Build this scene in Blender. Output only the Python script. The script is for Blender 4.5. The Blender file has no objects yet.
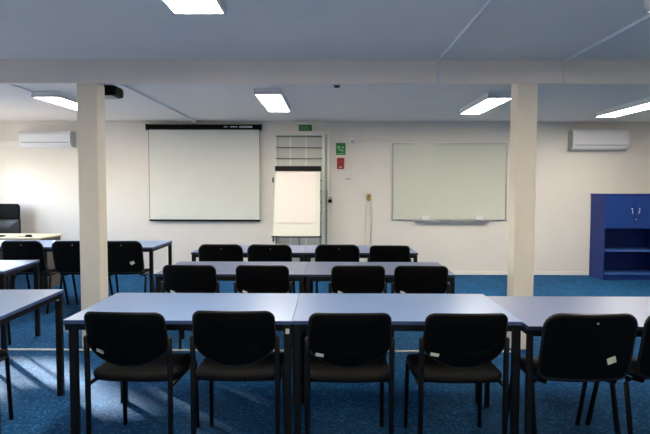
import bpy, bmesh, math, random
from mathutils import Matrix, Vector
random.seed(7)
C = bpy.context.scene.collection
PI = math.pi

# ------------------------------------------------------------------ materials
def new_mat(name):
    m = bpy.data.materials.new(name); m.use_nodes = True
    nt = m.node_tree
    return m, nt, nt.nodes['Principled BSDF']

def lin(r, g, b):
    f = lambda c: c / 12.92 if c <= .04045 else ((c + .055) / 1.055) ** 2.4
    return (f(r / 255), f(g / 255), f(b / 255), 1)

def plain(name, col, rough=.5, metal=0, spec=.5, var=.0, scale=30, bump=0, coat=0):
    m, nt, p = new_mat(name)
    p.inputs['Roughness'].default_value = rough
    p.inputs['Metallic'].default_value = metal
    p.inputs['Specular IOR Level'].default_value = spec
    p.inputs['Coat Weight'].default_value = coat
    tc = nt.nodes.new('ShaderNodeTexCoord')
    nz = nt.nodes.new('ShaderNodeTexNoise'); nz.inputs['Scale'].default_value = scale
    nz.inputs['Detail'].default_value = 4
    nt.links.new(tc.outputs['Object'], nz.inputs['Vector'])
    rp = nt.nodes.new('ShaderNodeValToRGB')
    a = tuple(max(0, c * (1 - var)) for c in col[:3]) + (1,)
    b = tuple(min(1, c * (1 + var)) for c in col[:3]) + (1,)
    rp.color_ramp.elements[0].color = a; rp.color_ramp.elements[0].position = .3
    rp.color_ramp.elements[1].color = b; rp.color_ramp.elements[1].position = .7
    nt.links.new(nz.outputs['Fac'], rp.inputs['Fac'])
    nt.links.new(rp.outputs['Color'], p.inputs['Base Color'])
    if bump:
        bp = nt.nodes.new('ShaderNodeBump'); bp.inputs['Strength'].default_value = bump
        bp.inputs['Distance'].default_value = .002
        nt.links.new(nz.outputs['Fac'], bp.inputs['Height'])
        nt.links.new(bp.outputs['Normal'], p.inputs['Normal'])
    return m

def emit(name, col, strength):
    m, nt, p = new_mat(name)
    p.inputs['Base Color'].default_value = (.8, .8, .8, 1)
    p.inputs['Emission Color'].default_value = col
    p.inputs['Emission Strength'].default_value = strength
    return m

def carpet():
    m, nt, p = new_mat('blue_carpet')
    p.inputs['Roughness'].default_value = .95
    p.inputs['Specular IOR Level'].default_value = .15
    tc = nt.nodes.new('ShaderNodeTexCoord')
    vo = nt.nodes.new('ShaderNodeTexVoronoi'); vo.inputs['Scale'].default_value = 75
    nz = nt.nodes.new('ShaderNodeTexNoise'); nz.inputs['Scale'].default_value = 3.5; nz.inputs['Detail'].default_value = 5
    for n in (vo, nz): nt.links.new(tc.outputs['Object'], n.inputs['Vector'])
    sep = nt.nodes.new('ShaderNodeSeparateColor'); nt.links.new(vo.outputs['Color'], sep.inputs['Color'])
    r1 = nt.nodes.new('ShaderNodeValToRGB')
    e = r1.color_ramp.elements
    e[0].position = 0; e[0].color = (.004, .047, .125, 1)
    e[1].position = 1; e[1].color = (.030, .165, .34, 1)
    k = r1.color_ramp.elements.new(.75); k.color = (.008, .083, .215, 1)
    nt.links.new(sep.outputs['Red'], r1.inputs['Fac'])
    mx = nt.nodes.new('ShaderNodeMix'); mx.data_type = 'RGBA'; mx.blend_type = 'MULTIPLY'
    mx.inputs['Factor'].default_value = 1
    r2 = nt.nodes.new('ShaderNodeValToRGB')
    r2.color_ramp.elements[0].position = .3; r2.color_ramp.elements[0].color = (.8, .82, .85, 1)
    r2.color_ramp.elements[1].position = .7; r2.color_ramp.elements[1].color = (1.1, 1.1, 1.1, 1)
    nt.links.new(nz.outputs['Fac'], r2.inputs['Fac'])
    nt.links.new(r1.outputs['Color'], mx.inputs['A']); nt.links.new(r2.outputs['Color'], mx.inputs['B'])
    nt.links.new(mx.outputs['Result'], p.inputs['Base Color'])
    bp = nt.nodes.new('ShaderNodeBump'); bp.inputs['Strength'].default_value = .5; bp.inputs['Distance'].default_value = .004
    nt.links.new(sep.outputs['Red'], bp.inputs['Height']); nt.links.new(bp.outputs['Normal'], p.inputs['Normal'])
    return m

def pane_glass():
    m = bpy.data.materials.new('window_glass'); m.use_nodes = True
    nt = m.node_tree; nt.nodes.clear()
    o = nt.nodes.new('ShaderNodeOutputMaterial'); mix = nt.nodes.new('ShaderNodeMixShader')
    t = nt.nodes.new('ShaderNodeBsdfTransparent'); g = nt.nodes.new('ShaderNodeBsdfGlossy')
    g.inputs['Roughness'].default_value = .02
    mix.inputs['Fac'].default_value = .06
    nt.links.new(t.outputs[0], mix.inputs[1]); nt.links.new(g.outputs[0], mix.inputs[2]); nt.links.new(mix.outputs[0], o.inputs[0])
    return m

M = dict(
    wall=plain('cream_wall_paint', lin(231, 225, 217), .55, var=.02, scale=2.2, spec=.3),
    ceil=plain('ceiling_paint', lin(246, 239, 231), .7, var=.015, scale=3, spec=.2),
    beam=plain('beam_paint', lin(248, 238, 228), .6, var=.02, scale=4, spec=.3),
    col=plain('column_paint', lin(240, 229, 211), .55, var=.02, scale=5, spec=.3),
    carpet=carpet(),
    white=plain('white_plastic', lin(226, 225, 222), .4, var=.01),
    trunk=plain('trunking_plastic', lin(236, 236, 238), .5, var=.01),
    skirt=plain('skirting_paint', lin(235, 232, 226), .4, var=.01),
    ac=plain('air_conditioner_plastic', lin(226, 228, 232), .28, var=.01),
    acgap=plain('vent_shade_border_grey', lin(90, 92, 96), .6),
    acgrey=plain('air_conditioner_side_plastic', lin(175, 177, 178), .5),
    lam=plain('pale_blue_laminate', lin(110, 136, 178), .32, var=.03, scale=6, spec=.5),
    lamg=plain('grey_lilac_laminate', lin(104, 117, 150), .36, var=.03, scale=6, spec=.45),
    edge=plain('blue_edge_band', lin(64, 84, 128), .4, var=.05),
    edgeg=plain('dark_edge_band', lin(38, 44, 66), .4, var=.05),
    steel=plain('black_powder_coat', lin(7, 7, 9), .5, spec=.3, var=.05),
    fabric=plain('black_upholstery', lin(6, 5, 5), .8, var=.22, scale=160, bump=.25, spec=.14),
    seat=plain('charcoal_seat_fabric', lin(15, 15, 16), .8, var=.2, scale=160, bump=.2, spec=.2),
    shell=plain('black_plastic_shell', lin(4, 4, 4), .6, spec=.12, var=.1, scale=90, bump=.05),
    rim=plain('black_brown_edge_glint', lin(24, 20, 17), .36, var=.1),  # brown tone paints in the glint of light along the chair edges
    tag=plain('white_sticker', lin(228, 222, 205), .6, var=.03),
    chrome=plain('bright_steel', lin(215, 215, 218), .25, metal=.55),
    screenf=plain('projection_fabric', lin(226, 226, 218), .85, var=.02, scale=2.5, spec=.1),
    black=plain('black_lacquer', lin(7, 7, 9), .5, spec=.12),
    mark=plain('pale_print', lin(190, 192, 195), .5),
    board=plain('whiteboard_enamel', lin(212, 213, 200), .14, var=.02, scale=2, spec=.6),
    alu=plain('brushed_aluminium', lin(176, 178, 178), .38, metal=.85),
    greenp=plain('green_sign', lin(8, 112, 48), .4, var=.03),
    greenm=plain('green_sign_print', lin(125, 200, 140), .5),
    red=plain('red_alarm_plastic', lin(150, 28, 28), .35, var=.03),
    ochre=plain('ochre_brass', lin(166, 136, 62), .35, metal=.3),
    cord=plain('pale_cord', lin(222, 216, 204), .5),
    paper=plain('flipchart_paper', lin(244, 234, 225), .8, var=.01),
    fboard=plain('flipchart_board', lin(233, 232, 218), .3, var=.01),
    dark=plain('dark_grey_plastic', lin(38, 42, 48), .45),
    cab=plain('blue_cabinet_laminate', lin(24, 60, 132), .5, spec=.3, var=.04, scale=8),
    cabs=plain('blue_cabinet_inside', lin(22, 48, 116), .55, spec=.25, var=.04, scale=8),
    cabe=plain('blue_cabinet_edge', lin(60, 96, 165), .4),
    desk=plain('beige_desk_laminate', lin(226, 214, 184), .4, var=.03, scale=5),
    deskp=plain('brown_grey_panel', lin(92, 82, 74), .55, var=.08, scale=8),
    door=plain('door_paint', lin(205, 204, 196), .5, var=.01),
    grille=plain('white_grille_steel', lin(228, 230, 218), .3, var=.01),
    gdark=plain('grey_grille_rod', lin(120, 122, 120), .4, metal=.4),
    mesh=plain('black_mesh_fabric', lin(20, 21, 23), .5, var=.2, scale=200, bump=.2),
    glass=pane_glass(),
    lamp=emit('lamp_diffuser', (1, .915, .785, 1), 12.5),
    outside=plain('outside_ground', lin(120, 118, 110), .9, var=.1, scale=1),
)

# ------------------------------------------------------------------ mesh helpers
class MB:
    def __init__(s): s.bm = bmesh.new()
    def box(s, x0, x1, y0, y1, z0, z1, bev=0, mi=0, T=None):
        vs = [s.bm.verts.new((x, y, z)) for x in (x0, x1) for y in (y0, y1) for z in (z0, z1)]
        fs = []
        for q in ((0,1,3,2),(4,6,7,5),(0,4,5,1),(2,3,7,6),(0,2,6,4),(1,5,7,3)):
            f = s.bm.faces.new([vs[i] for i in q]); f.material_index = mi; fs.append(f)
        if bev:
            es = list({e for f in fs for e in f.edges})
            r = bmesh.ops.bevel(s.bm, geom=es, offset=bev, segments=2, profile=.5, affect='EDGES')
            for f in r['faces']: f.material_index = mi
            vs = list({v for f in r['faces'] for v in f.verts} | {v for v in vs if v.is_valid})
        if T is not None:
            for v in vs: v.co = T @ v.co
        return s
    def tube(s, pts, r, n=10, mi=0, square=False):
        pts = [Vector(p) for p in pts]; rings = []
        up = Vector((0, 0, 1))
        for i, p in enumerate(pts):
            d = (pts[min(i+1, len(pts)-1)] - pts[max(i-1, 0)]).normalized()
            a = up if abs(d.dot(up)) < .95 else Vector((0, 1, 0))
            u = d.cross(a).normalized(); v = d.cross(u).normalized()
            rr = r[i] if isinstance(r, (list, tuple)) else r
            rings.append([s.bm.verts.new(p + (u*math.cos(2*PI*k/n) + v*math.sin(2*PI*k/n))*rr) for k in range(n)])
        for a, b in zip(rings, rings[1:]):
            for k in range(n):
                f = s.bm.faces.new((a[k], a[(k+1)%n], b[(k+1)%n], b[k])); f.material_index = mi; f.smooth = True
        s.bm.faces.new(rings[0][::-1]).material_index = mi; s.bm.faces.new(rings[-1]).material_index = mi
        return s
    def pillow(s, outline, rings, fn, mi=0):
        """outline: closed 2-D points; rings: (inset, depth); fn maps (a,b,depth) to 3-D"""
        cx = sum(p[0] for p in outline)/len(outline); cy = (max(p[1] for p in outline)+min(p[1] for p in outline))/2
        hw = max(abs(p[0]-cx) for p in outline)
        loops = []
        for ins, dep in rings:
            k = max(.0, 1 - ins/hw)
            loops.append([s.bm.verts.new(fn(cx+(x-cx)*k, cy+(y-cy)*k, dep)) for x, y in outline])
        n = len(outline)
        for a, b in zip(loops, loops[1:]):
            for k in range(n):
                f = s.bm.faces.new((a[k], a[(k+1)%n], b[(k+1)%n], b[k])); f.material_index = mi; f.smooth = True
        for lp, dep, rev in ((loops[0], rings[0][1], True), (loops[-1], rings[-1][1], False)):
            c = s.bm.verts.new(fn(cx, cy, dep))
            for k in range(n):
                t = (lp[k], lp[(k+1)%n], c)
                f = s.bm.faces.new(t[::-1] if rev else t); f.material_index = mi; f.smooth = True
        return s
    def prism(s, prof, x0, x1, mi=0):   # closed (y,z) profile swept along x
        a = [s.bm.verts.new((x0, y, z)) for y, z in prof]; b = [s.bm.verts.new((x1, y, z)) for y, z in prof]
        n = len(prof)
        for k in range(n):
            s.bm.faces.new((a[k], a[(k+1)%n], b[(k+1)%n], b[k])).material_index = mi
        s.bm.faces.new(a[::-1]).material_index = mi; s.bm.faces.new(b).material_index = mi
        return s
    def build(s, name, mats, parent=None, label=None):
        bmesh.ops.recalc_face_normals(s.bm, faces=s.bm.faces[:])
        me = bpy.data.meshes.new(name); s.bm.to_mesh(me); s.bm.free()
        for m in (mats if isinstance(mats, (list, tuple)) else [mats]): me.materials.append(m)
        o = bpy.data.objects.new(name, me); C.objects.link(o)
        if parent: o.parent = parent
        if label: o['label'] = label
        return o

def rrect(x0, x1, y0, y1, r, n=6):
    rs = r if isinstance(r, (list, tuple)) else (r,)*4       # bl, br, tr, tl
    pts = []
    for (cx, cy, a0, q) in ((x0, y0, PI, rs[0]), (x1, y0, 1.5*PI, rs[1]), (x1, y1, 0, rs[2]), (x0, y1, .5*PI, rs[3])):
        sx = 1 if cx == x0 else -1; sy = 1 if cy == y0 else -1
        for k in range(n+1):
            a = a0 + k/n*PI/2
            pts.append((cx + sx*q + q*math.cos(a), cy + sy*q + q*math.sin(a)))
    out = []                                                 # subdivide long sides
    for i, p in enumerate(pts):
        q = pts[(i+1) % len(pts)]; out.append(p)
        d = math.dist(p, q); m = int(d/.05)
        for k in range(1, m): out.append((p[0]+(q[0]-p[0])*k/m, p[1]+(q[1]-p[1])*k/m))
    return out

def tag(o, label, cat, group=None):
    o['label'] = label; o['category'] = cat
    if group: o['group'] = group
    return o
def thing(name, label, cat, loc=(0,0,0), rz=0, group=None):
    o = bpy.data.objects.new(name, None); C.objects.link(o); o.empty_display_size = .1
    o.location = loc; o.rotation_euler = (0, 0, rz)
    return tag(o, label, cat, group)
def struct(mb, name, m, parent=None):
    o = mb.build(name, m, parent)
    if not parent: o['kind'] = 'structure'
    return o
def copy_tree(root, label, loc, rz, group):
    r = root.copy(); C.objects.link(r); r.location = loc; r.rotation_euler = (0, 0, rz)
    r['label'] = label
    if group: r['group'] = group
    for ch in list(root.children):
        c = ch.copy(); C.objects.link(c); c.parent = r
        for g in ch.children:
            d = g.copy(); C.objects.link(d); d.parent = c
    return r

# ------------------------------------------------------------------ room
XL, XR, YF, YB, ZC, ZN = -5.6, 6.2, 9.343, -2.6, 2.5176, 2.562
struct(MB().box(XL-.2, XR+.2, YB-.2, YF+.2, -.12, 0), 'floor', M['carpet'])
struct(MB().box(XL-.2, XR+.2, 5.1, YF+.2, ZC, ZC+.15).box(XL-.2, XR+.2, YB-.2, 5.1, ZN, ZN+.12), 'ceiling', M['ceil'])
struct(MB().box(XL-.2, XR+.2, YF, YF+.2, 0, 2.62), 'wall_front', M['wall'])
struct(MB().box(XR, XR+.2, YB-.2, YF, 0, 2.62), 'wall_right', M['wall'])
struct(MB().box(XL-.2, XR+.2, YB-.2, YB, 0, 2.62), 'wall_rear', M['wall'])
# left wall with its windows
WIN = [(3.7, 5.0), (7.0, 8.22), (8.42, 9.0)]; WZ0, WZ1 = .95, 1.95
w = MB(); edges = [YB-.2] + [v for p in WIN for v in p] + [YF]
for i in range(0, len(edges), 2): w.box(XL-.2, XL, edges[i], edges[i+1], 0, 2.62)
for a, b in WIN: w.box(XL-.2, XL, a, b, 0, WZ0).box(XL-.2, XL, a, b, WZ1, 2.62)
struct(w, 'wall_left', M['wall'])
for i, (a, b) in enumerate(WIN):
    f = MB(); x0, x1 = XL-.16, XL-.10
    f.box(x0, x1, a, a+.05, WZ0, WZ1).box(x0, x1, b-.05, b, WZ0, WZ1).box(x0, x1, a+.05, b-.05, WZ0, WZ0+.05).box(x0, x1, a+.05, b-.05, WZ1-.05, WZ1)
    if b - a > 1.2: f.box(x0, x1, (a+b)/2-.03, (a+b)/2+.03, WZ0+.05, WZ1-.05)
    o = struct(f, 'window_%d' % (i+1), M['white'])
    MB().box(XL-.135, XL-.13, a+.05, b-.05, WZ0+.05, WZ1-.05).build('pane', M['glass'], o)
struct(MB().box(XL, XR, YF-.014, YF, 0, .06, .003), 'baseboard_front', M['skirt'])
struct(MB().box(XL, XL+.014, YB, YF-.014, 0, .06, .003), 'baseboard_left', M['skirt'])
struct(MB().box(XR-.014, XR, YB, YF-.014, 0, .06, .003), 'baseboard_right', M['skirt'])
# beam, columns
YC, CW, ZBB = 5.015, .18, 2.357
BD = .06
bb = MB().box(XL, 2.035, YC, YC+BD, ZBB, ZN, .004).box(2.042, XR, YC-.006, YC+BD, ZBB-.002, ZN, .004)
bb.box(XL, XR, YC+.01, YC+BD-.01, ZBB+.01, ZN)
struct(bb, 'ceiling_beam', M['beam'])
for x in (-2.222, 1.645):
    o = struct(MB().box(x, x+CW, YC, YC+CW, 0, ZBB, .006).box(x+.004, x+CW-.004, YC+BD, YC+CW-.004, ZBB-.01, ZC), 'column', M['col'])
struct(MB().box(XL, XR, YF-.02, YF, ZC-.035, ZC, .004), 'trim_1', M['wall'])

# ------------------------------------------------------------------ ceiling lights
def light(label, x0, x1, y0, y1, zb, zt):
    t = thing('ceiling_light', label, 'ceiling light', ((x0+x1)/2, (y0+y1)/2, zb), 0, 'rectangular ceiling lights')
    w, l, h = (x1-x0)/2+.018, (y1-y0)/2+.02, zt-zb
    MB().box(-w, w, -l, l, .012, h, .004).box(-w, -w+.018, -l, l, 0, .02).box(w-.018, w, -l, l, 0, .02)\
        .box(-w, w, -l, -l+.02, 0, .02).box(-w, w, l-.02, l, 0, .02).build('housing', M['trunk'], t)
    MB().box(-w+.02, w-.02, -l+.022, l-.022, .004, .011).build('diffuser', M['lamp'], t, 'glowing white diffuser panel')
light('lit rectangular ceiling light partly hidden by the left column', -3.325, -3.045, 6.42, 7.70, 2.45, ZC)
light('lit rectangular ceiling light above the flipchart, beyond the beam', -.80, -.53, 6.215, 7.61, 2.45, ZC)
light('lit rectangular ceiling light touching the right column in view, before the whiteboard', 1.80, 2.055, 6.455, 7.82, 2.45, ZC)
light('lit rectangular ceiling light at right edge, before the right air conditioner', 3.79, 4.06, 6.75, 8.135, 2.45, ZC)
light('lit rectangular ceiling light on the near side of the beam, cut by the top edge', -.925, -.635, 2.06, 3.45, 2.49, ZN)
light('ceiling light in the top right corner of the photo, only its end showing', 1.885, 2.16, 2.06, 3.42, 2.49, ZN)

for k, (lx, wd_) in enumerate(((-.925, .29), (1.885, .28))):     # two unseen lights added behind the camera to brighten column and beam fronts
    light(('unseen ceiling light added over the back of the room, %s' % ('nearer the windows', 'farther from the windows')[k]), lx, lx+wd_, -1.6, -.2, 2.49, ZN)

# ------------------------------------------------------------------ cable trunking
def trunk(label, *boxes, name='cable_trunking', m='trunk'):
    b = MB()
    for q in boxes: b.box(*q, .003)
    return tag(b.build(name, M[m]), label, 'cable trunking')
trunk('thin grey ceiling trunking running to the top of the projection screen', (-2.178, -2.148, 5.95, 9.32, ZC-.022, ZC))
trunk('short ceiling trunking leading to the light behind the left column', (-3.33, -3.30, 5.07, 6.41, ZC-.022, ZC+.001))
trunk('short ceiling trunking behind the right column leading to its light', (2.07, 2.095, 5.2, 6.45, ZC-.022, ZC))
trunk('thin pale ceiling trunking that bends down over the beam face, left of the right column', (.942, .966, YB, YC-.02, ZN-.02, ZN), (.942, .966, YC-.02, YC, ZBB, ZN))
trunk('thin pale ceiling trunking right of the right column, running to the beam seam', (2.04, 2.07, YB, YC-.006, ZN-.022, ZN))
trunk('white trunking strip lying across the blue carpet between the columns', (XL+.014, 1.63, YC-.085, YC-.05, 0, .008), name='floor_trunking', m='white')
zt = lambda v: 1.458-(v-186.7)/566.5*9.33
trunk('white horizontal wall trunking left of the left air conditioner', (XL-.001, -5.02, YF-.03, YF+.001, 2.09, 2.19), m='skirt')
trunk('white horizontal wall trunking ending above the whiteboard', (.38, 1.98, YF-.02, YF, 2.205, 2.262), m='wall')
trunk('thin white vertical wall trunking beside the red fire alarm box', (.345, .362, YF-.014, YF, 1.60, 2.20), m='wall')

# ------------------------------------------------------------------ things on the front wall
# projection screen
t = thing('projection_screen', 'wide pull-down projection screen with black case on the front wall', 'projection screen', (-2.035, YF-.0005, .88))
MB().box(-.925, .91, -.11, -.02, 1.495, 1.577, .012).box(.91, .935, -.118, -.014, 1.487, 1.587, .008).box(-.945, -.925, -.118, -.014, 1.487, 1.587, .008).box(-.6, -.5, -.03, 0, 1.5, 1.56).box(.5, .6, -.03, 0, 1.5, 1.56).build('case', M['black'], t, 'black screen case')
b = MB(); b.box(.58, .79, -.1125, -.108, 1.522, 1.552); b.box(.43, .55, -.1125, -.108, 1.528, 1.548)
b.box(.33, .39, -.1125, -.108, 1.53, 1.546)
b.build('case_marking', M['mark'], t, 'faint pale lettering on the black case')
MB().box(-.905, .90, -.064, -.061, .02, 1.52).build('screen_fabric', M['screenf'], t)
MB().box(-.913, -.905, -.065, -.060, .02, 1.51).build('screen_border', M['acgap'], t, 'thin grey side border')
MB().box(.90, .908, -.065, -.060, .02, 1.51).build('screen_border', M['acgap'], t, 'thin grey side border')
MB().box(-.915, .91, -.078, -.048, 0, .03, .006).build('bottom_bar', M['black'], t, 'black weight bar')

# door and its grille
d = struct(MB().box(-.86, .0, YF-.012, YF, 0, 2.3), 'door_1', M['door'])
MB().box(-.93, -.86, YF-.03, YF, 0, 2.375).box(0, .05, YF-.03, YF, 0, 2.375).box(-.86, 0, YF-.03, YF, 2.305, 2.375).build('door_frame', M['wall'], d)
MB().box(-.8, -.68, YF-.05, YF-.012, 1.0, 1.02, .004).box(-.80, -.77, YF-.02, YF-.012, .92, 1.12).build('door_handle', M['alu'], d)
t = thing('security_grille', 'white barred security grille over the door behind the flipchart', 'door grille', (-.45, YF-.06, 0))
MB().box(-.455, -.415, -.02, .02, .02, 2.33, .003).box(.335, .385, -.02, .02, .02, 2.33, .003).box(-.415, .335, -.02, .02, 2.29, 2.33, .003)\
    .box(-.415, .335, -.02, .02, .02, .06, .003).box(.425, .465, -.03, .025, .02, 2.36, .003).build('grille_frame', M['grille'], t)
b = MB()
for x in (-.18, .075): b.box(x-.011, x+.011, -.008, .008, .06, 2.29)
b.build('upright_bars', M['grille'], t)
b = MB()
for k in range(13):
    z = .13 + k*.178
    b.tube([(-.415, -.012, z), (.335, -.012, z)], .0065, 8)
b.build('cross_bars', M['gdark'], t, 'thin grey cross bars')
b = MB()
for k in range(46):
    z = .08 + k*.048; b.tube([(.385, 0, z), (.425, 0, z+.02)], .004, 6)
b.box(.383, .387, -.004, .004, .05, 2.3).box(.423, .427, -.004, .004, .05, 2.3)
b.build('side_lattice', M['grille'], t)
MB().box(.44, .50, -.065, -.03, 1.19, 1.245, .008).tube([(.452, -.045, 1.24), (.452, -.045, 1.275), (.47, -.045, 1.288), (.488, -.045, 1.275), (.488, -.045, 1.24)], .006, 8).build('padlock', M['black'], t, 'black padlock')
for hz in (1.52, .55): MB().box(-.475, -.45, -.03, .02, hz, hz+.08, .004).build('hinge', M['dark'], t)

# exit sign
t = thing('exit_sign', 'small green exit sign fixed above the grilled door', 'sign', (-.387, YF-.02, 2.41))
MB().box(-.107, .107, -.012, .012, -.05, .05, .003).build('plate', M['greenp'], t)
b = MB()
for row, z in enumerate((.016, -.018)):
    x = -.085
    for wd in ((.018, .03, .024, .034, .02) if row == 0 else (.026, .02, .034, .018, .028)):
        b.box(x, x+wd-.007, -.0135, -.0118, z-.007, z+.007); x += wd+.004
b.build('sign_lettering', M['greenm'], t, 'two rows of tiny pale lettering')
# green notice
t = thing('safety_sign', 'square green safety sign with pale pictogram above the red box', 'sign', (.193, YF-.006, 2.07))
MB().box(-.078, .078, -.004, .006, -.098, .098, .002).build('plate', M['greenp'], t)
b = MB(); b.box(-.055, -.02, -.0055, -.0038, .005, .05); b.box(-.01, .055, -.0055, -.0038, .02, .034)
b.box(.03, .045, -.0055, -.0038, .008, .046)
b.box(-.03, .0, -.0055, -.0038, -.03, .0); b.box(.012, .04, -.0055, -.0038, -.042, -.008)
b.box(-.06, .06, -.0055, -.0038, -.083, -.070)
b.build('pictogram', M['greenm'], t, 'pale pictogram and line of lettering')
t = thing('fire_alarm_box', 'red fire alarm call box below the green safety sign', 'fire alarm', (.189, YF-.03, 1.833))
MB().box(-.058, .058, -.025, .0305, -.09, .09, .008).build('casing', M['red'], t)
MB().box(-.025, .025, -.028, -.024, -.07, -.052).build('plate', M['mark'], t, 'small pale plate')
MB().box(-.035, .035, -.029, -.024, -.03, .05, .002).build('press_panel', M['red'], t)
t = thing('motion_sensor', 'small white sensor at wall trunking corner above the red box', 'sensor', (.385, YF-.04, 2.205))
MB().pillow(rrect(-.045, .045, -.05, .05, .02), [(.02, -.03), (.006, -.02), (0, 0), (0, .04)], lambda a, b, d_: Vector((a, d_, b))).build('casing', M['trunk'], t)
MB().box(-.025, .025, -.034, -.028, -.03, .0, .002).build('lens', M['acgrey'], t, 'grey sensor lens')
t = thing('wall_switch', 'small pale switch box on the wall right of the padlock', 'switch', (.315, YF-.02, 1.605))
MB().box(-.05, .05, -.02, .02, -.035, .035, .006).build('casing', M['white'], t)
MB().box(-.035, .035, -.024, -.019, -.03, -.005, .002).build('rocker', M['acgrey'], t, 'grey rocker')
t = thing('wall_outlet', 'ochre twin fitting with pale cords hanging below it, left of whiteboard', 'wall fitting', (.655, YF-.02, 1.275))
for z in (.04, -.03):
    MB().pillow(rrect(-.031, .031, z*.8-.028, z*.8+.028, .022), [(.014, -.035), (.004, -.028), (0, -.02), (0, .02)], lambda a, b, d_: Vector((a, d_, b))).build('socket', M['ochre'], t)
for x in (-.05, .045):
    MB().tube([(x*.3, -.005, -.05), (x, 0, -.16), (x, .005, -.6), (x, .005, -1.22)], .008, 6).build('cord', M['cord'], t)

# whiteboard
t = thing('whiteboard', 'large whiteboard in thin aluminium frame on the front wall', 'whiteboard', (1.977, YF, .904))
MB().box(-.925, .925, -.022, -.004, .015, 1.248).build('writing_surface', M['board'], t)
MB().box(-.94, -.92, -.03, 0, 0, 1.263, .003).box(.92, .94, -.03, 0, 0, 1.263, .003).box(-.92, .92, -.03, 0, 0, .018, .003).box(-.92, .92, -.03, 0, 1.245, 1.263, .003).build('frame', M['alu'], t)
MB().box(-.56, .64, -.085, -.028, -.028, -.012, .003).box(-.56, .64, -.085, -.08, -.014, .0, .001).build('pen_tray', M['alu'], t)
def eraser(label, x, w):
    e = thing('board_eraser', label, 'eraser', (x, YF-.055, .8925), 0, 'erasers on the whiteboard tray')
    MB().box(-w/2, w/2, -.022, .022, .018, .092, .006).build('grip', M['white'], e)
    MB().box(-w/2-.006, w/2, -.022, .022, 0, .018, .003).build('felt', M['dark'], e, 'dark felt')
eraser('pale board eraser at the left end of the whiteboard tray', 1.595, .135)
eraser('pale board eraser at the right end of the whiteboard tray', 2.46, .12)
for i, (x, lab) in enumerate(((1.84, 'dark marker lying mid-tray, the left one of two'), (1.95, 'dark marker lying mid-tray, the right one of two'))):
    e = thing('board_marker', lab, 'marker', (x, YF-.055, .900), 0, 'markers on the whiteboard tray')
    MB().tube([(-.05, 0, 0), (.03, 0, 0)], .008, 10).build('barrel', M['dark'], e)
    MB().tube([(.03, 0, 0), (.06, 0, 0)], .009, 10).build('cap', M['black'], e)

# air conditioners
def ac(label, x0, x1, z0, z1):
    t = thing('air_conditioner', label, 'air conditioner', ((x0+x1)/2, YF, z0), 0, 'wall air conditioners')
    h = z1-z0; w = (x1-x0)/2
    prof = [(0, .0), (-.12, .0), (-.175, .03), (-.196, .075), (-.202, .14), (-.2, h*.8), (-.188, h-.03), (-.16, h), (0, h)]
    MB().prism(prof, -w, w-.0).build('casing', M['ac'], t)
    MB().prism([(-.197, .082), (-.205, .145), (-.2035, h*.8), (-.191, h-.03), (-.185, h-.03), (-.19, .09)], -w+.02, w-.05).build('front_panel', M['ac'], t)
    MB().prism([(-.12, -.004), (-.177, .026), (-.192, .055), (-.186, .056), (-.17, .03), (-.118, 0)], -w+.05, w-.05).build('louvre', M['ac'], t)
    MB().box(-w+.03, w-.03, -.2005, -.18, .068, .076).build('vent_shade_strip', M['acgap'], t, 'dark strip coloured as the shade of the air slot')  # solid strip, coloured dark to stand in for shade inside the slot
    for s, q in ((-1, -w), (1, w)):
        MB().prism([(-.0, .004), (-.12, .004), (-.173, .032), (-.193, .076), (-.199, .14), (-.197, h*.8), (-.185, h-.03), (-.16, h-.004), (0, h-.004)], q-.003*(s<0), q+.003*(s>0)).build('end_cap', M['acgrey'], t, 'grey end cap')
ac('white split air conditioner high on the wall left of the left column', -5.0, -4.17, 2.085, 2.34)
ac('white split air conditioner high on the wall above the blue cabinet', 3.905, 4.80, 2.055, 2.375)

# smoke detector, projector
t = thing('smoke_detector', 'small pale smoke detector on ceiling just beyond the beam', 'smoke detector', (.08, 5.9, ZC-.045))
MB().tube([(0, 0, .045), (0, 0, .03), (0, 0, .02)], [.05, .052, .04], 20).build('base', M['white'], t)
MB().tube([(0, 0, .02), (0, 0, .004), (0, 0, 0)], [.034, .03, .018], 20).build('sensor_head', M['dark'], t, 'dark sensor head')
t = thing('projector', 'black projector hanging from the ceiling beside the left column', 'projector', (-2.20, 5.55, 2.32))
MB().pillow(rrect(-.165, .165, -.13, .13, .04), [(.03, 0), (.006, .006), (0, .02), (0, .075), (.012, .095), (.04, .1)], lambda a, b, d_: Vector((a, b, d_))).build('casing', M['black'], t)
MB().box(-.12, .12, -.1, .1, -.006, .004, .002).build('bottom_panel', M['mark'], t, 'pale underside panel')
MB().tube([(.06, .11, .05), (.06, .15, .05), (.06, .155, .05)], [.035, .035, .028], 16).build('lens', M['dark'], t)
MB().tube([(0, 0, .1), (0, 0, ZC-2.32)], .022, 12).box(-.06, .06, -.06, .06, ZC-2.32-.012, ZC-2.32, .002).build('ceiling_mount', M['black'], t)

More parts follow.
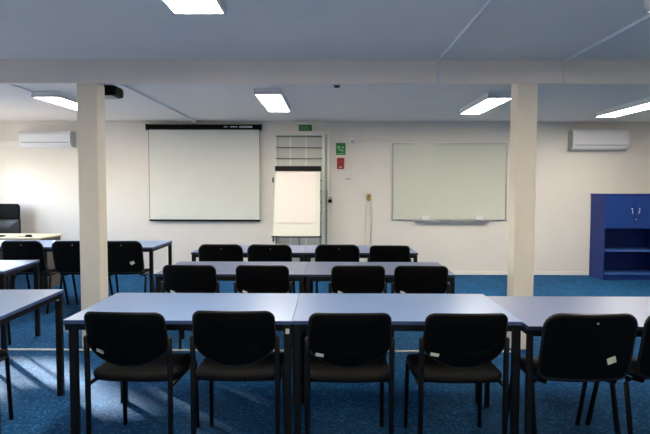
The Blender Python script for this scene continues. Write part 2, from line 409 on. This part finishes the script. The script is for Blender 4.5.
# ------------------------------------------------------------------ flipchart easel
YFc = 8.62
t = thing('flipchart', 'white flipchart easel with blank paper pad standing before the grilled door', 'flipchart', (-.462, YFc, 0))
tilt = lambda z: .10*(z-1.24)         # leans back
def slab(x0, x1, z0, z1, f0, f1, dx=0):
    b = MB(); vs = []
    for x in (x0, x1):
        for f in (f0, f1):
            for z in (z0, z1):
                xx = x + (dx if z == z0 else 0)*(-1 if x == x0 else 0)
                vs.append(b.bm.verts.new((xx, tilt(z)+f, z)))
    for q in ((0,1,3,2),(4,6,7,5),(0,4,5,1),(2,3,7,6),(0,2,6,4),(1,5,7,3)): b.bm.faces.new([vs[i] for i in q])
    return b
slab(-.352, .325, .70, 1.76, -.015, .015, .03).build('board', M['fboard'], t)
slab(-.335, .262, .905, 1.70, -.028, -.016, .012).build('paper_pad', M['paper'], t)
slab(-.357, .345, 1.688, 1.765, -.045, .02).build('clamp_bar', M['black'], t, 'dark clamp bar across the top')
b = MB()
for k in range(12):
    x0 = -.41 + k*.0635; x1 = x0+.0645; g = lambda x: -.10+.09*(x/.4)**2
    vs = []
    for x in (x0, x1):
        for f in (g(x), -.012):
            for z in (.685, .705): vs.append(b.bm.verts.new((x, tilt(z)+f, z)))
    for q in ((0,1,3,2),(4,6,7,5),(0,4,5,1),(2,3,7,6),(0,2,6,4),(1,5,7,3)): b.bm.faces.new([vs[i] for i in q])
b.build('pen_tray', M['dark'], t, 'dark curved pen tray')
for pts in ([(-.30, tilt(1.6)+.035, 1.6), (-.37, -.03, .012)], [(.29, tilt(1.6)+.035, 1.6), (.36, -.03, .012)], [(0, tilt(1.7)+.03, 1.7), (0, .44, .012)]):
    MB().tube(pts, .013, 10).build('leg', M['alu'], t)

# ------------------------------------------------------------------ blue cabinet
x0, x1, y0, y1, zt_ = 4.298, 5.235, 8.85, 9.318, 1.35
cx = (x0+x1)/2; w = (x1-x0)/2; dp = y1-y0
t = thing('storage_cabinet', 'blue storage cabinet with doors above open shelves against the front wall', 'cabinet', (cx, y0, 0))
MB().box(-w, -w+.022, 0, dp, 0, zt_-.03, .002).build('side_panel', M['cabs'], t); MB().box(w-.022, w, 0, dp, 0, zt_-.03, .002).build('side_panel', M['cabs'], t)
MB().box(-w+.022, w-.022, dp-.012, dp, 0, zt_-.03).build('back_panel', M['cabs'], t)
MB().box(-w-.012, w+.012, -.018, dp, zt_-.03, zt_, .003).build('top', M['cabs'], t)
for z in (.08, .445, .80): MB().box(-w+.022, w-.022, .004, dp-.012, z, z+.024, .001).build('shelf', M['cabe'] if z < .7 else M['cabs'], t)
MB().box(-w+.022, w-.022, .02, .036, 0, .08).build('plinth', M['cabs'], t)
for s in (-1, 1):
    q = sorted((s*.002, s*(w-.003)))
    dr = MB().box(q[0], q[1], -.018, 0, .815, zt_-.034, .002).build('door', M['cab'], t)
    hx = s*.058
    MB().tube([(hx, -.018, 1.125), (hx, -.04, 1.12), (hx-s*.004, -.043, 1.08), (hx-s*.012, -.04, 1.04), (hx-s*.012, -.018, 1.035)], .0095, 8).build('handle', M['chrome'], dr, 'chrome handle')
    if s > 0: MB().tube([(.012, -.018, .955), (.012, -.026, .955)], .014, 12).build('lock', M['chrome'], dr, 'small chrome lock')

# ------------------------------------------------------------------ tables
def make_table(label, cx, cy, rz=0, W=1.2297, D=.784, zt=.74, m='lam', e='edge', sticker=None, group=None, legx=.006, lw=.04, legl=None):
    t = thing('classroom_table', label, 'table', (cx, cy, 0), rz, group)
    b = MB(); hw, hd = W/2, D/2
    b.box(-hw+.001, hw-.001, -hd, hd, zt-.021, zt, .002, 1)
    for f in b.bm.faces:
        if abs(f.normal.z) > .9 or f.calc_center_median().z > zt-.001: pass
    top = b.build('tabletop', [M[m], M[e]], t)
    for p in top.data.polygons: p.material_index = 0 if p.normal.z > .9 else 1
    z1 = zt-.0215; i = legx
    MB().box(-hw+i, hw-i, -hd+.012, -hd+.032, z1-.035, z1).box(-hw+i, hw-i, hd-.032, hd-.012, z1-.035, z1)\
        .box(-hw+i+.008, -hw+i+.028, -hd+.032, hd-.032, z1-.035, z1).box(hw-i-.028, hw-i-.008, -hd+.032, hd-.032, z1-.035, z1).build('apron', M['steel'], t)
    for k, (sx, sy) in enumerate(((-1, -1), (1, -1), (1, 1), (-1, 1))):
        j = legl if (legl and sx < 0) else i
        xa, xb = sorted((sx*(hw-j), sx*(hw-j-lw))); ya, yb = sorted((sy*(hd-.006), sy*(hd-.006-lw)))
        lg = MB().box(xa, xb, ya, yb, .012, z1, .004).box(xa-.001, xb+.001, ya-.001, yb+.001, 0, .014, .003).build('leg', M['steel'], t)
        if sticker == k:
            MB().box(xa+.01, xb-.01, ya-.0015, ya+.001, z1-.05, z1-.022).build('leg_sticker', M['tag'], lg, 'small pale sticker')
    return t
W, D = 1.2297, .784
X0, Y0 = -1.4236, 2.988
gr1, gr2, gr3 = 'tables of the nearest row', 'tables of the middle row', 'tables of the farthest row'
make_table('pale blue table in the nearest row, standing in front of the left column', X0+W/2, Y0+D/2, 0, group=gr1, sticker=1, legl=.026)
make_table('pale blue table in the nearest row, touching the grey table', X0+1.5*W, Y0+D/2+.004, 0, group=gr1)
make_table('grey table at the right end of the nearest row, running out of the frame', 1.0375+W/2, 2.918+.40, 0, D=.81, zt=.735, m='lamg', e='edgeg', group=gr1, legx=.001, lw=.03)
make_table('grey table in the middle row, left half of the pair', -1.4246+W/2, 4.583+D/2, 0, m='lamg', e='edgeg', group=gr2)
make_table('grey table in the middle row, right half of the pair', -1.4246+1.5*W, 4.583+D/2, 0, m='lamg', e='edgeg', group=gr2)
make_table('grey table in the farthest row, left half of the pair below the flipchart', -1.4935+W/2, 6.093+D/2, 0, m='lamg', e='edgeg', group=gr3)
make_table('grey table in the farthest row, right half of the pair beside the wall cords', -1.4935+1.5*W, 6.093+D/2, 0, m='lamg', e='edgeg', group=gr3)
def by_corner(x, y, rz, W, D):       # back right corner and rotation -> centre
    c, s = math.cos(rz), math.sin(rz); lx, ly = -W/2, -D/2
    return x+c*lx-s*ly, y+s*lx+c*ly
gl = 'tables of the left aisle'
cx, cy = by_corner(-1.837, 3.887, math.radians(2.4), W, .88)
make_table('pale blue table cut by the left edge of the photo, nearest of the left block', cx, cy, math.radians(2.4), D=.88, group=gl, sticker=2)
cx, cy = by_corner(-2.801, 5.445, math.radians(6), W, .75)
make_table('pale blue table at left edge, second from the camera in the left block', cx, cy, math.radians(6), D=.75, group=gl)
make_table('long pale blue table passing behind the left column, with three chairs along it', -2.062-.85, 7.43-.42, 0, W=1.7, D=.84, group=gl)
make_table('pale blue table at the far left, just before the beige desk', -3.767-W/2, 7.43-.42, 0, D=.84, group=gl)

# ------------------------------------------------------------------ padded chair (straight posts, oval padded back)
def chair_padded():
    t = thing('stacking_chair', '', 'chair')
    def seat_fn(a, b, d):
        drop = -.03*max(0, (b-.12)/.12)**2 - .008*(1-(a/.23)**2)*0
        return Vector((a, b, .428+d+drop+.010*(abs(a)/.23)**2))
    MB().pillow(rrect(-.23, .23, -.205, .25, (.07, .07, .06, .06)), [(.03, 0), (.006, .004), (0, .018), (0, .032), (.01, .045), (.04, .052), (.12, .054)], seat_fn).build('seat', M['seat'], t)
    out = []
    hw = .211
    for k in range(25):                                     # oval lower edge
        a = PI + PI*k/24; out.append((hw*math.cos(a), .665+.130*math.sin(a)))
    n = 7
    for k in range(n+1):
        a = PI/2*k/n; out.append((hw-.045+.045*math.cos(a)-.004, .79+.043*math.sin(a)))
    for k in range(1, 8): out.append((hw-.049-(2*hw-.098)*k/8, .833+.003*math.sin(PI*k/8)))
    for k in range(n+1):
        a = PI/2+PI/2*k/n; out.append((-hw+.045+.045*math.cos(a)+.004, .79+.043*math.sin(a)))
    def back_fn(a, b, d):
        y = -.222 - .085*((b-.54)/.295)**1.15 if b > .54 else -.222
        return Vector((a, y + d - .035*(1-(a/.21)**2)+.02, b))
    MB().pillow(out, [(.03, .022), (.01, .02), (.002, .012), (0, .002), (.003, -.006)], back_fn).build('backrest', M['fabric'], t)
    sh = MB().pillow(out, [(.004, -.006), (.002, -.010), (.004, -.014), (.012, -.0175), (.10, -.020)], back_fn)
    for z in (.615, .628):
        sh.tube([back_fn(-.13+.26*k/10, z+.006*math.sin(PI*k/10)*-1, -.020) for k in range(11)], .0022, 6)
    sh.build('back_shell', M['shell'], t)
    MB().tube([back_fn(x*1.0, z, -.004) for x, z in out] + [back_fn(*out[0], -.004)], .0055, 8).build('piping', M['rim'], t, 'edge piping with a brownish glint in its colour')
    for s in (-1, 1):
        x = s*.220
        MB().tube([(x, -.235, .0), (x, -.235, .42), (x, -.238, .60), (x, -.243, .685), (x, -.245, .692)], [.0145, .0145, .0145, .0145, .009], 12).build('leg', M['steel'], t)
        MB().tube([(x*1.02, .24, .0), (x, .215, .418), (x*.99, .20, .430)], .0125, 12).build('leg', M['steel'], t)
        MB().tube([(x, -.235, .424), (x, .21, .418)], .011, 10).build('side_rail', M['steel'], t)
        MB().tube([(x, -.24, .655), (x*.86, -.235, .66)], .011, 8).build('back_bracket', M['steel'], t)
    for fy in (-.12, .13): MB().tube([(-.22, fy, .419), (.22, fy, .419)], .010, 8).build('cross_rail', M['steel'], t)
    return t, back_fn
A0, A_fn = chair_padded()
def sticker_on(t, fn, x, z, w, h, rot, d):
    b = MB(); c, s = math.cos(rot), math.sin(rot); vs = []
    for dd in (d, d-.0025):
        for (u, v) in ((-w/2, -h/2), (w/2, -h/2), (w/2, h/2), (-w/2, h/2)):
            vs.append(b.bm.verts.new(fn(x+c*u-s*v, z+s*u+c*v, dd)))
    for q in ((0,1,2,3), (7,6,5,4), (0,4,5,1), (1,5,6,2), (2,6,7,3), (3,7,4,0)): b.bm.faces.new([vs[i] for i in q])
    b.build('inventory_sticker', M['tag'], t, 'small pale inventory sticker')

# ------------------------------------------------------------------ shell chair (one high shell, splayed tube legs)
def chair_shell():
    t = thing('stacking_chair', '', 'chair')
    def seat_fn(a, b, d):
        return Vector((a, b, .432+d-.03*max(0, (b-.12)/.12)**2+.012*(abs(a)/.2)**2 + .02*max(0, (-b-.12)/.12)**2))
    MB().pillow(rrect(-.21, .21, -.25, .25, (.05, .05, .06, .06)), [(.02, 0), (.003, .004), (0, .014), (.006, .024), (.05, .028)], seat_fn).build('seat', M['shell'], t)
    out = rrect(-.2275, .2275, .485, .84, (.05, .05, .07, .07))
    def back_fn(a, b, d):
        q = (b-.475)/.365
        return Vector((a, -.275-.095*q - .0*(1-q) + d - .03*(1-(a/.23)**2)+.02, b))
    MB().pillow(out, [(.03, .018), (.006, .016), (0, .008), (0, -.006), (.006, -.012), (.018, -.014), (.06, -.014)], back_fn).tube([back_fn(-.03+.06*k/5, .755, -.014) for k in range(6)], .0022, 6).build('backrest', M['shell'], t)
    MB().tube([back_fn(x, z, -.001) for x, z in out] + [back_fn(*out[0], -.001)], .0095, 8).build('rim', M['rim'], t, 'rolled shell rim')
    MB().tube([back_fn(.015, .80, -.010), back_fn(.015, .80, -.018)], .0055, 10).build('rivet', M['chrome'], t, 'small bright rivet')
    sticker_on(t, back_fn, .118, .595, .046, .036, .35, -.0135)
    for s in (-1, 1):
        MB().tube([(s*.195, -.125, .432), (s*.216, -.145, .405), (s*.222, -.25, .0)], .0135, 12).build('leg', M['steel'], t)
        MB().tube([(s*.195, .12, .432), (s*.216, .142, .405), (s*.222, .275, .0)], .0135, 12).build('leg', M['steel'], t)
        MB().tube([(s*.195, -.14, .424), (s*.195, .12, .424)], .010, 8).build('side_rail', M['steel'], t)
        MB().tube([(s*.18, -.14, .43), (s*.18, -.235, .45), (s*.18, -.262, .50), (s*.18, -.288, .62)], .010, 8).build('back_bracket', M['steel'], t)
    return t, back_fn
B0, B_fn = chair_shell()

used = set()
def place(proto, x, y, rz, label, group, zs=1):
    if proto.name not in used:
        used.add(proto.name); o = proto; o.location = (x, y, 0); o.rotation_euler = (0, 0, rz); o['label'] = label; o['group'] = group
    else:
        o = copy_tree(proto, label, (x, y, 0), rz, group)
    o.scale = (1, 1, zs)
    return o
R = math.radians
g1, g2, g3, g4 = 'chairs at the nearest table row', 'chairs at the middle table row', 'chairs at the farthest table row', 'chairs of the left block'
n1 = place(A0, -1.030, 3.135, R(-3), 'black padded chair at the left end of the nearest row', g1, .980)
n2 = place(A0, -.486, 3.135, R(0), 'black padded chair second from left in the nearest row, without a sticker', g1, .990)
n3 = place(A0, .105, 3.135, R(1), 'black padded chair third from left in the nearest row, right of the table seam', g1, .980)
n4 = place(A0, .698, 3.135, R(1), 'black padded chair fourth from left in the nearest row, beside the grey table', g1, .980)
for c, x, z, r in ((n1, -.14, .615, -.35), (n3, -.155, .60, -.12), (n4, -.155, .605, -.12)):
    sticker_on(c, A_fn, x, z, .042, .018, r, -.018)
place(B0, 1.307, 3.140, R(0), 'high-backed black shell chair at the grey table, large pale sticker facing the camera', g1, .985)
place(B0, 1.815, 3.145, R(0), 'black shell chair at the grey table cut off by the right edge', g1)
for x, l in ((-1.104, 'black padded chair at the left end of the middle row'), (-.523, 'black padded chair second from left in the middle row'),
             (.226, 'black padded chair third from left in the middle row'), (.735, 'black padded chair at the right end of the middle row')):
    place(A0, x+.004, 4.725, R(random.uniform(-2, 2)), l, g2)
place(B0, -1.149, 6.29, R(1), 'black chair at the left end of the farthest row, seen below the screen', g3)
place(B0, -.62, 6.29, R(-1), 'black chair second from left in the farthest row, below the flipchart', g3)
place(B0, .084, 6.29, R(1), 'black chair third from left in the farthest row, right of the flipchart', g3)
place(A0, .655, 6.25, R(-2), 'black chair at the right end of the farthest row, below the wall cords', g3)
place(B0, -3.425, 6.61, R(0), 'black shell chair at left edge before the beige desk, under the office chair in view', g4)
place(B0, -2.862, 6.61, R(1), 'black shell chair half hidden behind the left side of the left column', g4)
place(B0, -2.338, 6.62, R(3), 'black shell chair showing right of the left column, at the long table', g4)
place(A0, -3.13, 4.85, R(4), 'black chair tucked under the second table at left edge, mostly legs showing', g4)
place(A0, -2.195, 3.205, R(2.4), 'black chair at the nearest left table, only seat corner and leg in view', g4, .97)

# ------------------------------------------------------------------ teacher's desk
t = thing('teacher_desk', 'beige desk with brown panels at the far left before the office chair', 'desk', (-4.68, 8.0, 0))
MB().box(-.74, .74, -.35, .35, .725, .75, .003).build('desktop', M['desk'], t)
for s in (-1, 1): MB().box(s*.70-.012, s*.70+.012, -.32, .32, 0, .725).build('side_panel', M['deskp'], t)
MB().box(-.688, .688, -.10, -.082, .25, .725).build('modesty_panel', M['deskp'], t)
MB().box(.30, .60, -.06, .30, .30, .70, .003).build('drawer_unit', M['deskp'], t)
t = thing('computer_mouse', 'black computer mouse lying on the beige desk', 'computer mouse', (-4.15, 7.78, .75), R(70))
MB().pillow(rrect(-.032, .032, -.055, .055, .03), [(.004, 0), (0, .008), (.004, .022), (.016, .032)], lambda a, b, d_: Vector((a, b, d_))).build('shell', M['black'], t)
MB().tube([(0, .055, .006), (.02, .09, .004), (.0, .13, .004), (-.03, .16, .004)], .003, 6).build('cord', M['black'], t)
t = thing('keyboard', 'dark flat keyboard on the beige desk at left edge', 'keyboard', (-4.72, 7.80, .75), R(0))
MB().box(-.2, .2, -.07, .07, 0, .016, .004).build('base', M['dark'], t)
b = MB()
for i in range(14):
    for j in range(4): b.box(-.185+i*.0265, -.163+i*.0265, -.06+j*.03, -.036+j*.03, .014, .021, .002)
b.build('keys', M['black'], t)
# office chair
t = thing('office_chair', 'black high-backed office chair behind the beige desk', 'office chair', (-5.20, 8.82, 0), R(185))
def ob(a, b, d): return Vector((a, -.24-.05*(b-.55)+d-.05*(1-(a/.25)**2), b))
MB().pillow(rrect(-.235, .235, .92, 1.165, (.03, .03, .05, .05)), [(.03, .03), (.006, .026), (0, .01), (.004, -.01), (.03, -.016)], ob).build('backrest', M['fabric'], t)
b = MB().pillow(rrect(-.222, .222, .575, .925, .03), [(.004, .004), (0, .0), (.004, -.004)], ob)
b.build('mesh_panel', M['mesh'], t)
MB().tube([ob(-.225, .93, 0), ob(-.235, .7, 0), ob(-.2, .57, 0), ob(.2, .57, 0), ob(.235, .7, 0), ob(.225, .93, 0)], .014, 10).tube([ob(0, .6, -.02), (0, -.27, .5), (0, -.1, .44)], .02, 10).build('back_frame', M['black'], t)
MB().pillow(rrect(-.24, .24, -.22, .25, .07), [(.03, .43), (0, .44), (0, .47), (.02, .495), (.08, .50)], lambda a, b_, d_: Vector((a, b_, d_))).build('seat', M['fabric'], t)
for s in (-1, 1):
    MB().tube([(s*.22, .0, .44), (s*.29, .0, .46), (s*.29, .0, .66)], .016, 10).box(s*.29-.035, s*.29+.035, -.14, .13, .655, .685, .012).build('armrest', M['black'], t)
MB().tube([(0, 0, .43), (0, 0, .25)], .022, 12).tube([(0, 0, .27), (0, 0, .08)], .03, 12).build('gas_lift', M['chrome'], t)
for k in range(5):
    a = 2*PI*k/5+.3
    lg = MB().tube([(0, 0, .10), (.16*math.cos(a), .16*math.sin(a), .09), (.29*math.cos(a), .29*math.sin(a), .065)], [.026, .02, .015], 8).build('base_arm', M['black'], t)
    px, py = .29*math.cos(a), .29*math.sin(a)
    MB().tube([(px-.02, py, .027), (px+.02, py, .027)], .027, 14).tube([(px, py, .06), (px, py, .03)], .008, 8).build('caster', M['black'], lg)

# ------------------------------------------------------------------ daylight
sc = bpy.context.scene
wd = bpy.data.worlds.new('daylight'); sc.world = wd; wd.use_nodes = True
nt = wd.node_tree; bg = nt.nodes['Background']
sky = nt.nodes.new('ShaderNodeTexSky'); sky.sky_type = 'NISHITA'; sky.sun_disc = False
sky.sun_elevation = R(48); sky.sun_rotation = R(-45)
mxw = nt.nodes.new('ShaderNodeMix'); mxw.data_type = 'RGBA'; mxw.inputs['Factor'].default_value = .5
nt.links.new(sky.outputs[0], mxw.inputs['A']); mxw.inputs['B'].default_value = (1.0, 1.0, 1.0, 1)   # thin bright cloud over the blue
nt.links.new(mxw.outputs['Result'], bg.inputs['Color']); bg.inputs['Strength'].default_value = 1.9
sun = bpy.data.lights.new('sun', 'SUN'); sun.energy = 11; sun.angle = R(2.6); sun.color = (1, .95, .86)
so = bpy.data.objects.new('sun', sun); C.objects.link(so)
el = R(15); d = Vector((math.cos(el)*.7071, -math.cos(el)*.7071, -math.sin(el)))
so.rotation_euler = d.to_track_quat('-Z', 'Y').to_euler()
for i, (a, b) in enumerate(WIN):     # window portals guide sky sampling only
    p = bpy.data.lights.new('window_portal', 'AREA'); p.shape = 'RECTANGLE'; p.size = b-a; p.size_y = WZ1-WZ0
    p.cycles.is_portal = True
    po = bpy.data.objects.new('window_portal', p); C.objects.link(po)
    po.location = (XL-.21, (a+b)/2, (WZ0+WZ1)/2)
    po.rotation_euler = Vector((1, 0, 0)).to_track_quat('-Z', 'Z').to_euler()

# ------------------------------------------------------------------ camera
f, pt, yw, rl, h = 566.48, -.0541, -.0068, .0023, 1.458
cy_, sy_ = math.cos(yw), math.sin(yw)
A = Matrix(((cy_, -sy_, 0), (sy_, cy_, 0), (0, 0, 1)))
c_, s_ = math.cos(pt), math.sin(pt)
Rm = Matrix(((1, 0, 0), (0, c_, s_), (0, -s_, c_))) @ A           # world -> (right, forward, up)
r, fw, up = Rm[0], Rm[1], Rm[2]
cr, sr = math.cos(rl), math.sin(rl)
# image u' = c*u - s*v, v' = s*u + c*v  (v down)
right = r*cr + up*sr; up2 = up*cr - r*sr
cam = bpy.data.cameras.new('camera'); cam.sensor_width = 36; cam.lens = f*36/650; cam.clip_start = .05
co = bpy.data.objects.new('camera', cam); C.objects.link(co)
m4 = Matrix.Identity(4)
for i in range(3):
    m4[i][0] = right[i]; m4[i][1] = up2[i]; m4[i][2] = -fw[i]
m4[2][3] = h
co.matrix_world = m4
sc.camera = co
sc.view_settings.view_transform = 'Standard'; sc.view_settings.look = 'None'
sc.view_settings.exposure = 1.8; sc.view_settings.gamma = 1; sc.view_settings.use_curve_mapping = False
sc.cycles.use_denoising = True
sc.cycles.max_bounces = 8; sc.cycles.diffuse_bounces = 5
sc.cycles.sample_clamp_indirect = 6
